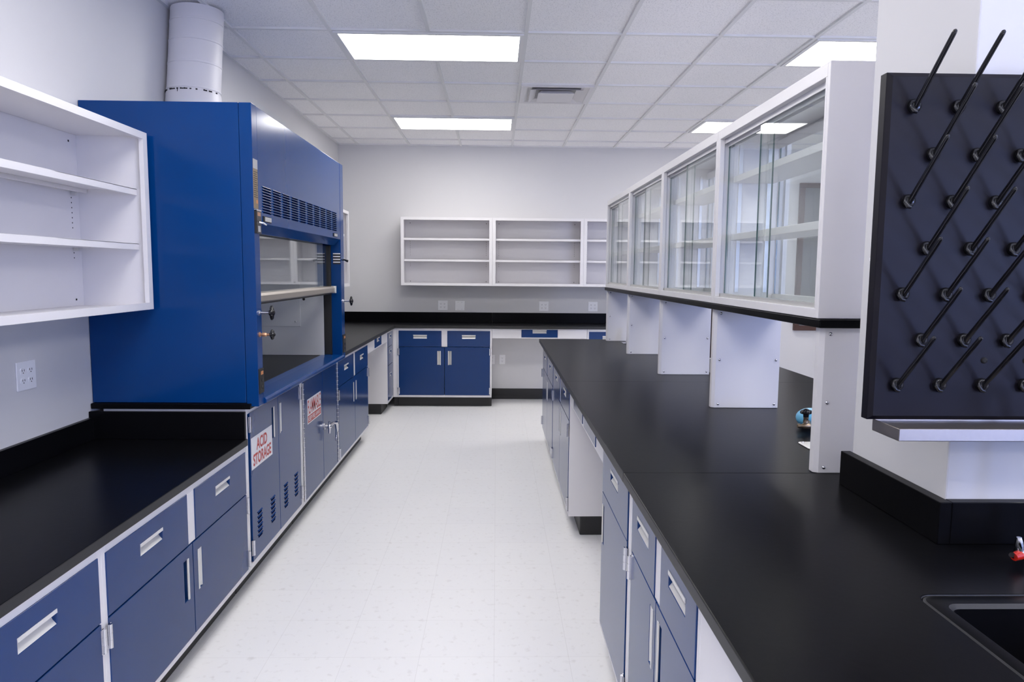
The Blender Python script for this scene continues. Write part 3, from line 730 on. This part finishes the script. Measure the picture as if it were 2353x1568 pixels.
def knob4(mb, c, axis, r, m):
    ax = Vector(axis).normalized(); mb.lathe([(r*.35, -.012), (r*.45, -.008), (r*.45, .010), (r*.2, .014), (0, .0145)], c, axis, m, 16)
    u = ax.cross(Vector((0, 0, 1))).normalized(); v = ax.cross(u)
    N = 48; ring = []
    for k in range(N):
        a = 2*PI*k/N; rr = r*(.80+.20*math.cos(4*a)); ring.append((u*math.cos(a)+v*math.sin(a))*rr)
    vs = []; 
    for tt, sc in ((-.007, .80), (-.004, 1), (.004, 1), (.008, .80)):
        vs += [Vector(c)+p*sc+ax*tt for p in ring]
    fs = [(l*N+i, l*N+(i+1)%N, (l+1)*N+(i+1)%N, (l+1)*N+i) for l in range(3) for i in range(N)] + [tuple(range(N))[::-1], tuple(3*N+i for i in range(N))]
    mb.add(vs, fs, m)
def hood_valve(parent, y, z, r, brass):
    k = MB().lathe([(.012, 0), (.012, .004), (.006, .005), (.006, .050)], (HXF, y, z), (1, 0, 0), COPPER if brass else CHROME, 14)
    if brass: k.lathe([(.009, .012), (.010, .016), (.010, .03), (.008, .034)], (HXF, y, z), (1, 0, 0), COPPER, 6)
    k.obj('valve_stem', parent, smooth=40)
    b = MB(); knob4(b, (HXF+.060, y, z), (1, 0, 0), r, GLOSSBLACK); b.obj('valve_knob', parent, smooth=40)
hood_valve(lp, 3.334, 1.366, .034, False); hood_valve(lp, 3.334, 1.263, .024, True); hood_valve(rp, 5.155, 1.345, .034, False)
lv = MB().tube([(HXF, 5.155, 1.642), (HXF+.015, 5.155, 1.642), (HXF+.040, 5.150, 1.632)], [.008, .006, .009], GLOSSBLACK, 12); lv.obj('latch_lever', rp, smooth=50)
ls = MB()
for k in range(4):
    z = 1.688 - k*.020
    ls.box((HXS+.002, HY1-.1018, z-.008), (HXF-.004, HY1-.0998, z), SIGNW); ls.box((HXS+.002, HY1-.1018, z-.0185), (HXF-.002, HY1-.0998, z-.008), DARK)
ls.obj('label_strip', rp)
# ---- exhaust duct and the small junction box on top of the hood
dt = thing('exhaust_duct', 'round grey painted exhaust duct rising from the fume hood to the ceiling', 'duct', (-1.735, 4.275, HZ1+.002))
r = .143; h = H - HZ1 - .003
MB().lathe([(.17, 0), (.165, .04), (.152, .17), (.146, .235), (.144, .24)], (-.004, -.08, 0), (0, 0, 1), DUCT, 40).obj('transition_cone', dt, smooth=35)
p = MB().lathe([(r, .240)] + [q for zz in (.255, .40, .53, .645) for q in ((r, zz-.006), (r+.0022, zz-.004), (r+.0022, zz+.004), (r, zz+.006))] + [(r, h)], (0, 0, 0), (0, 0, 1), DUCT, 40)
p.tube([(-.03, -.139, .20), (-.03, -.1445, .24)], .002, DARK, 6)
po = p.obj('pipe', dt, smooth=35)
for v in po.data.vertices:
    k = min(1.0, max(0.0, (h - v.co.z)/(h - .24))); v.co.y -= .08*k; v.co.x -= .004*k
sl = MB()
for k in range(40):
    a = -PI*.95 + k*PI*.9/40
    if random.random() < .5: sl.box((math.cos(a)*.1445-.008, math.sin(a)*.1445-.084, .236), (math.cos(a)*.1445, math.sin(a)*.1445-.076, .241+random.random()*.003), DARK)
sl.obj('sealant_marks', dt)
jb = thing('junction_box', 'small pale green box standing on top of the fume hood beside the duct', 'box', (-1.80, 3.93, HZ1+.001))
MB().box((-.085, -.05, 0), (.01, .05, .022), DARK).obj('base', jb)
MB().box((-.085, -.05, .0225), (.012, .05, .046), CREAM).box((-.050, -.05, .0455), (.012, .05, .080), CREAM).obj('housing', jb, bevel=.004)

# ------------------------------------------------------------------ outlets
def outlet(label, loc, rotz, gang=2, blank=False, name='outlet'):
    w = .115 if gang == 2 else .072; h = .116
    t = thing(name, label, 'outlet' if not blank else 'wall plate', loc, rotz)
    MB().box((-w/2, -.006, -h/2), (w/2, 0, h/2), PLASTIC).obj('cover_plate', t, bevel=.002)
    if not blank:
        for gx in ((-.023, .023) if gang == 2 else (0,)):
            for gz in (-.020, .020):
                r = MB().prism([(gx+.0165*math.cos(a), gz+max(-.0125, min(.0125, .0165*math.sin(a)))) for a in [2*PI*k/24 for k in range(24)]], 1, -.0082, -.0055, PLASTIC)
                ro = r.obj('receptacle', t, bevel=.0006, seg=1)
                s = MB()
                for sx in (-.0062, .0062): s.box((gx+sx-.0012, -.0088, gz-.001), (gx+sx+.0012, -.0080, gz+.0075), HOLE)
                s.box((gx-.0022, -.0088, gz-.0088), (gx+.0022, -.0080, gz-.005), HOLE)
                s.obj('slots', ro)
    else:
        for gx in (-.023, .023):
            for gz in (-.042, .042): screw(t, (gx, -.006, gz), (0, -1, 0), .003, GREY)
    return t
outlet('white four-socket outlet on the left wall above the low bench', (XL+.0005, 2.846, 1.137), RL)
outlet('white four-socket outlet on the back wall under the leftmost back wall cupboard', (-.652, YB-.0005, 1.149), 0)
outlet('blank white wall plate right of the leftmost back wall outlet', (-.444, YB-.0005, 1.146), 0, blank=True, name='blank_plate')
outlet('white four-socket outlet on the back wall under the second back wall cupboard', (.578, YB-.0005, 1.146), 0)
outlet('white four-socket outlet on the back wall close to the glass cases', (1.180, YB-.0005, 1.147), 0)
outlet('white two-socket outlet low on the wall in the back knee space', (.076, YB-.0005, .489), 0, gang=1)
outlet('white two-socket outlet in the back knee space half hidden by the cabinet side', (-.052, YB-.0005, .489), 0, gang=1)
# dispenser on the pillar side
t = thing('wall_bracket', 'small white bracket with grey plate on the pillar side behind the peg board', 'bracket', (CX0-.0005, 1.905, 1.555), RL + PI)
b = MB().box((-.058, -.004, -.062), (.058, 0, .060), PLASTIC).box((-.062, -.016, .052), (.062, 0, .062), PLASTIC).box((-.062, -.014, -.066), (.062, 0, -.055), PLASTIC)
b.obj('backplate', t, bevel=.001, seg=1)
b = MB().box((-.045, -.0062, -.020), (.035, -.0035, .022), GREY).box((-.043, -.0066, -.018), (-.038, -.006, -.013), RED); b.obj('inset_plate', t)
tag(screw(None, (CX0-.0004, 1.944, 1.352), (-1, 0, 0), .008), 'small chrome screw in the pillar side left of the peg board', 'screw')

# ------------------------------------------------------------------ peg board drying rack
PY = 1.560; PX0, PX1, PZ0, PZ1 = .847, 1.468, 1.241, 2.009
t = thing('drying_rack', 'black peg board drying rack with slanted pegs and steel drip tray on the pillar', 'drying rack', (0, 0, 0))
pb = MB(); ch = .010
def chamfer_plate(mb, x0, x1, z0, z1, yf, yb, c, m):
    A = [(x0,z0),(x1,z0),(x1,z1),(x0,z1)]; B = [(x0+c,z0+c),(x1-c,z0+c),(x1-c,z1-c),(x0+c,z1-c)]
    vs = [(x,yb,z) for x,z in A] + [(x,yf+c*.8,z) for x,z in A] + [(x,yf,z) for x,z in B]
    fs = [(0,1,2,3),(8,9,10,11)] + [(a*4+i, a*4+(i+1)%4, a*4+4+(i+1)%4, a*4+4+i) for a in (0, 1) for i in range(4)]
    mb.add(vs, fs, m)
chamfer_plate(pb, PX0, PX1, PZ0, PZ1, PY, CY0-.002, ch, BOARD)
pb.obj('board', t, bevel=.001, seg=1)
proto = None
for rr in range(7):
    z = 1.936 - rr*.1020
    for cc in range(6):
        x = .906 + cc*.0977 + (.0485 if rr % 2 else 0)
        if x > PX1 - .02: continue
        if proto is None:
            k = MB()
            k.lathe([(.0150, 0), (.0150, .004), (.0125, .009), (.0085, .011)], (0, 0, 0), (0, -1, 0), GLOSSBLACK, 20)
            # hooked collar under the shaft
            k.tube([(0, -.004, .012), (-.009, -.007, .008), (-.012, -.009, -.002), (-.006, -.010, -.012), (.002, -.010, -.014)], [.003, .004, .005, .005, .004], GLOSSBLACK, 10)
            pts = [(0, -.004, -.006), (0, -.012, .003), (0, -.124, .114), (0, -.128, .118), (0, -.1295, .1195)]
            k.tube(pts, [.0060, .0056, .0048, .0040, .0018], GLOSSBLACK, 12)
            proto = k.obj('peg', t, smooth=40, loc=(x, PY, z))
        else:
            p = proto.copy(); COL.objects.link(p); p.location = (x, PY, z)
for x in (1.104, 1.200): screw(t, (x, PY, 1.379), (0, -1, 0), .0075, DARK)
dtm = MB(); ty0, ty1, tz0, tz1 = 1.479, 1.588, 1.2115, 1.2385; tx0, tx1 = .872, 1.46; th = .002
dtm.box((tx0, ty0, tz0), (tx1, ty0+th, tz1), STEEL).box((tx0, ty0, tz0), (tx0+th, ty1, tz1), STEEL).box((tx1-th, ty0, tz0), (tx1, ty1, tz1), STEEL).box((tx0, ty0, tz0), (tx1, ty1, tz0+th), STEEL).box((tx0, ty1-th, tz0), (tx1, ty1, tz1), STEEL)
dtm.box((tx0+th, ty0+th, tz1-.006), (tx1-th, ty1-th, tz1-.0045), STEEL)
dtm.obj('drip_tray', t, bevel=.0008, seg=1)

# ------------------------------------------------------------------ fittings on the island
t = thing('faucet', 'chrome sink faucet with red-capped lever at the right photo edge', 'faucet', (0, 0, 0))
f = MB().lathe([(.030, 0), (.030, .004), (.022, .008), (.018, .02), (.018, .05), (.013, .056)], (1.229, 1.455, WT+.0005), (0, 0, 1), CHROME, 20)
f.tube([(1.229, 1.455, WT+.05), (1.229, 1.455, WT+.32), (1.229, 1.43, WT+.37), (1.235, 1.38, WT+.385), (1.235, 1.32, WT+.37), (1.235, 1.30, WT+.32)], .010, CHROME, 14)
f.tube([(1.229, 1.455, WT+.026), (1.159, 1.452, WT+.024), (1.146, 1.450, WT+.026)], [.013, .011, .012], CHROME, 14)
f.obj('spout', t, smooth=50)
f = MB().ball((1.140, 1.450, WT+.028), .015, CHROME, 14); f.tube([(1.135, 1.448, WT+.030), (1.131, 1.447, WT+.050), (1.130, 1.447, WT+.064)], [.009, .0085, .005], CHROME, 14)
lv = f.obj('lever', t, smooth=50)
f = MB().tube([(1.132, 1.444, WT+.026), (1.115, 1.438, WT+.024)], [.0105, .0085], RED, 16).tube([(1.1145, 1.438, WT+.024), (1.108, 1.436, WT+.030)], [.004, .006], CHROME, 10)
f.obj('red_cap', t, smooth=40)['label'] = 'red index cap'
# gas turret
t = thing('gas_turret', 'light blue domed gas turret with brass valve and black knob behind the nearest support panel', 'gas valve', (0, 0, 0))
MB().ball((1.283, 2.80, WT+.041), .058, SKYBLUE, 24, stretch=(1, 1, .70)).obj('dome', t, smooth=60)
MB().lathe([(.034, 0), (.034, .006), (.03, .010)], (1.283, 2.80, WT+.0005), (0, 0, 1), DARK, 24).obj('foot', t, smooth=40)
v = MB().tube([(1.186, 2.70, .975), (1.197, 2.70, .975), (1.199, 2.70, .975), (1.211, 2.70, .975), (1.231, 2.70, .975), (1.238, 2.71, .975), (1.255, 2.76, .98)], [.007, .009, .006, .011, .011, .007, .009], BRASS, 14)
v.tube([(1.218, 2.70, .978), (1.218, 2.70, .988), (1.218, 2.70, .990), (1.218, 2.70, 1.004), (1.218, 2.70, 1.008), (1.218, 2.70, 1.012)], [.008, .008, .011, .009, .011, .006], BRASS, 14)
v.obj('valve_body', t, smooth=40)
k = MB(); k.lathe([(.010, -.016), (.011, -.006), (.013, 0)], (1.218, 2.70, 1.026), (0, 0, 1), GLOSSBLACK, 16); knob4(k, (1.218, 2.70, 1.030), (.001, 0, 1), .024, GLOSSBLACK); k.obj('valve_knob', t, smooth=40)
# flush metal plate
t = thing('cover_plate', 'bright metal cover plate lying on the island worktop beside the nearest support panel', 'cover plate', (1.185, 2.495, WT+.0005))
MB().add(rrect(-.065, -.052, .065, .052, .014, 0)+rrect(-.065, -.052, .065, .052, .014, .004), [tuple(range(28))[::-1], tuple(range(28, 56))] + [(i, (i+1)%28, 28+(i+1)%28, 28+i) for i in range(28)], ALU).obj('plate', t, bevel=.001, seg=1)
MB().box((-.018, -.032, .0042), (.050, .032, .0056), ALU).obj('lid', t, bevel=.001, seg=1)
for x, y in ((-.050, .036), (-.045, -.04)): screw(t, (x, y, .004), (0, 0, 1), .005)
# pop-up outlet near the far end
t = thing('popup_outlet', 'chrome flip-up outlet between the two furthest support panels', 'outlet', (1.165, 6.17, WT+.0005))
MB().box((-.05, -.06, 0), (.06, .06, .004), CHROME).obj('base_plate', t, bevel=.001, seg=1)
MB().prism([(-.018, .004), (.022, .004), (.045, .125), (.038, .132), (.012, .132)], 1, -.035, .035, CHROME).obj('flip_cover', t, bevel=.004)
q = MB()
for k in (0, 1): q.box((-.006+k*.009, -.0372, .016+k*.050), (.020+k*.009, -.0352, .052+k*.050), SIGNW)
q.obj('socket_faces', t)
# white pedestal box and brown post behind the third panel
t = thing('pedestal_box', 'white outlet box with black socket peeking out behind the third support panel', 'outlet', (1.385, 4.385, WT+.0005))
MB().box((-.04, -.035, 0), (.05, .035, .088), SIGNW).obj('housing', t, bevel=.003)
MB().box((-.03, -.0365, .036), (.04, -.0345, .062), GLOSSBLACK).obj('socket', t)
tag(MB().box((1.386, 4.50, WT+.0005), (1.412, 4.526, LZ0-.001), BROWN).obj('brown_post', bevel=.002), 'thin brown post visible in the gap right of the third support panel', 'post')
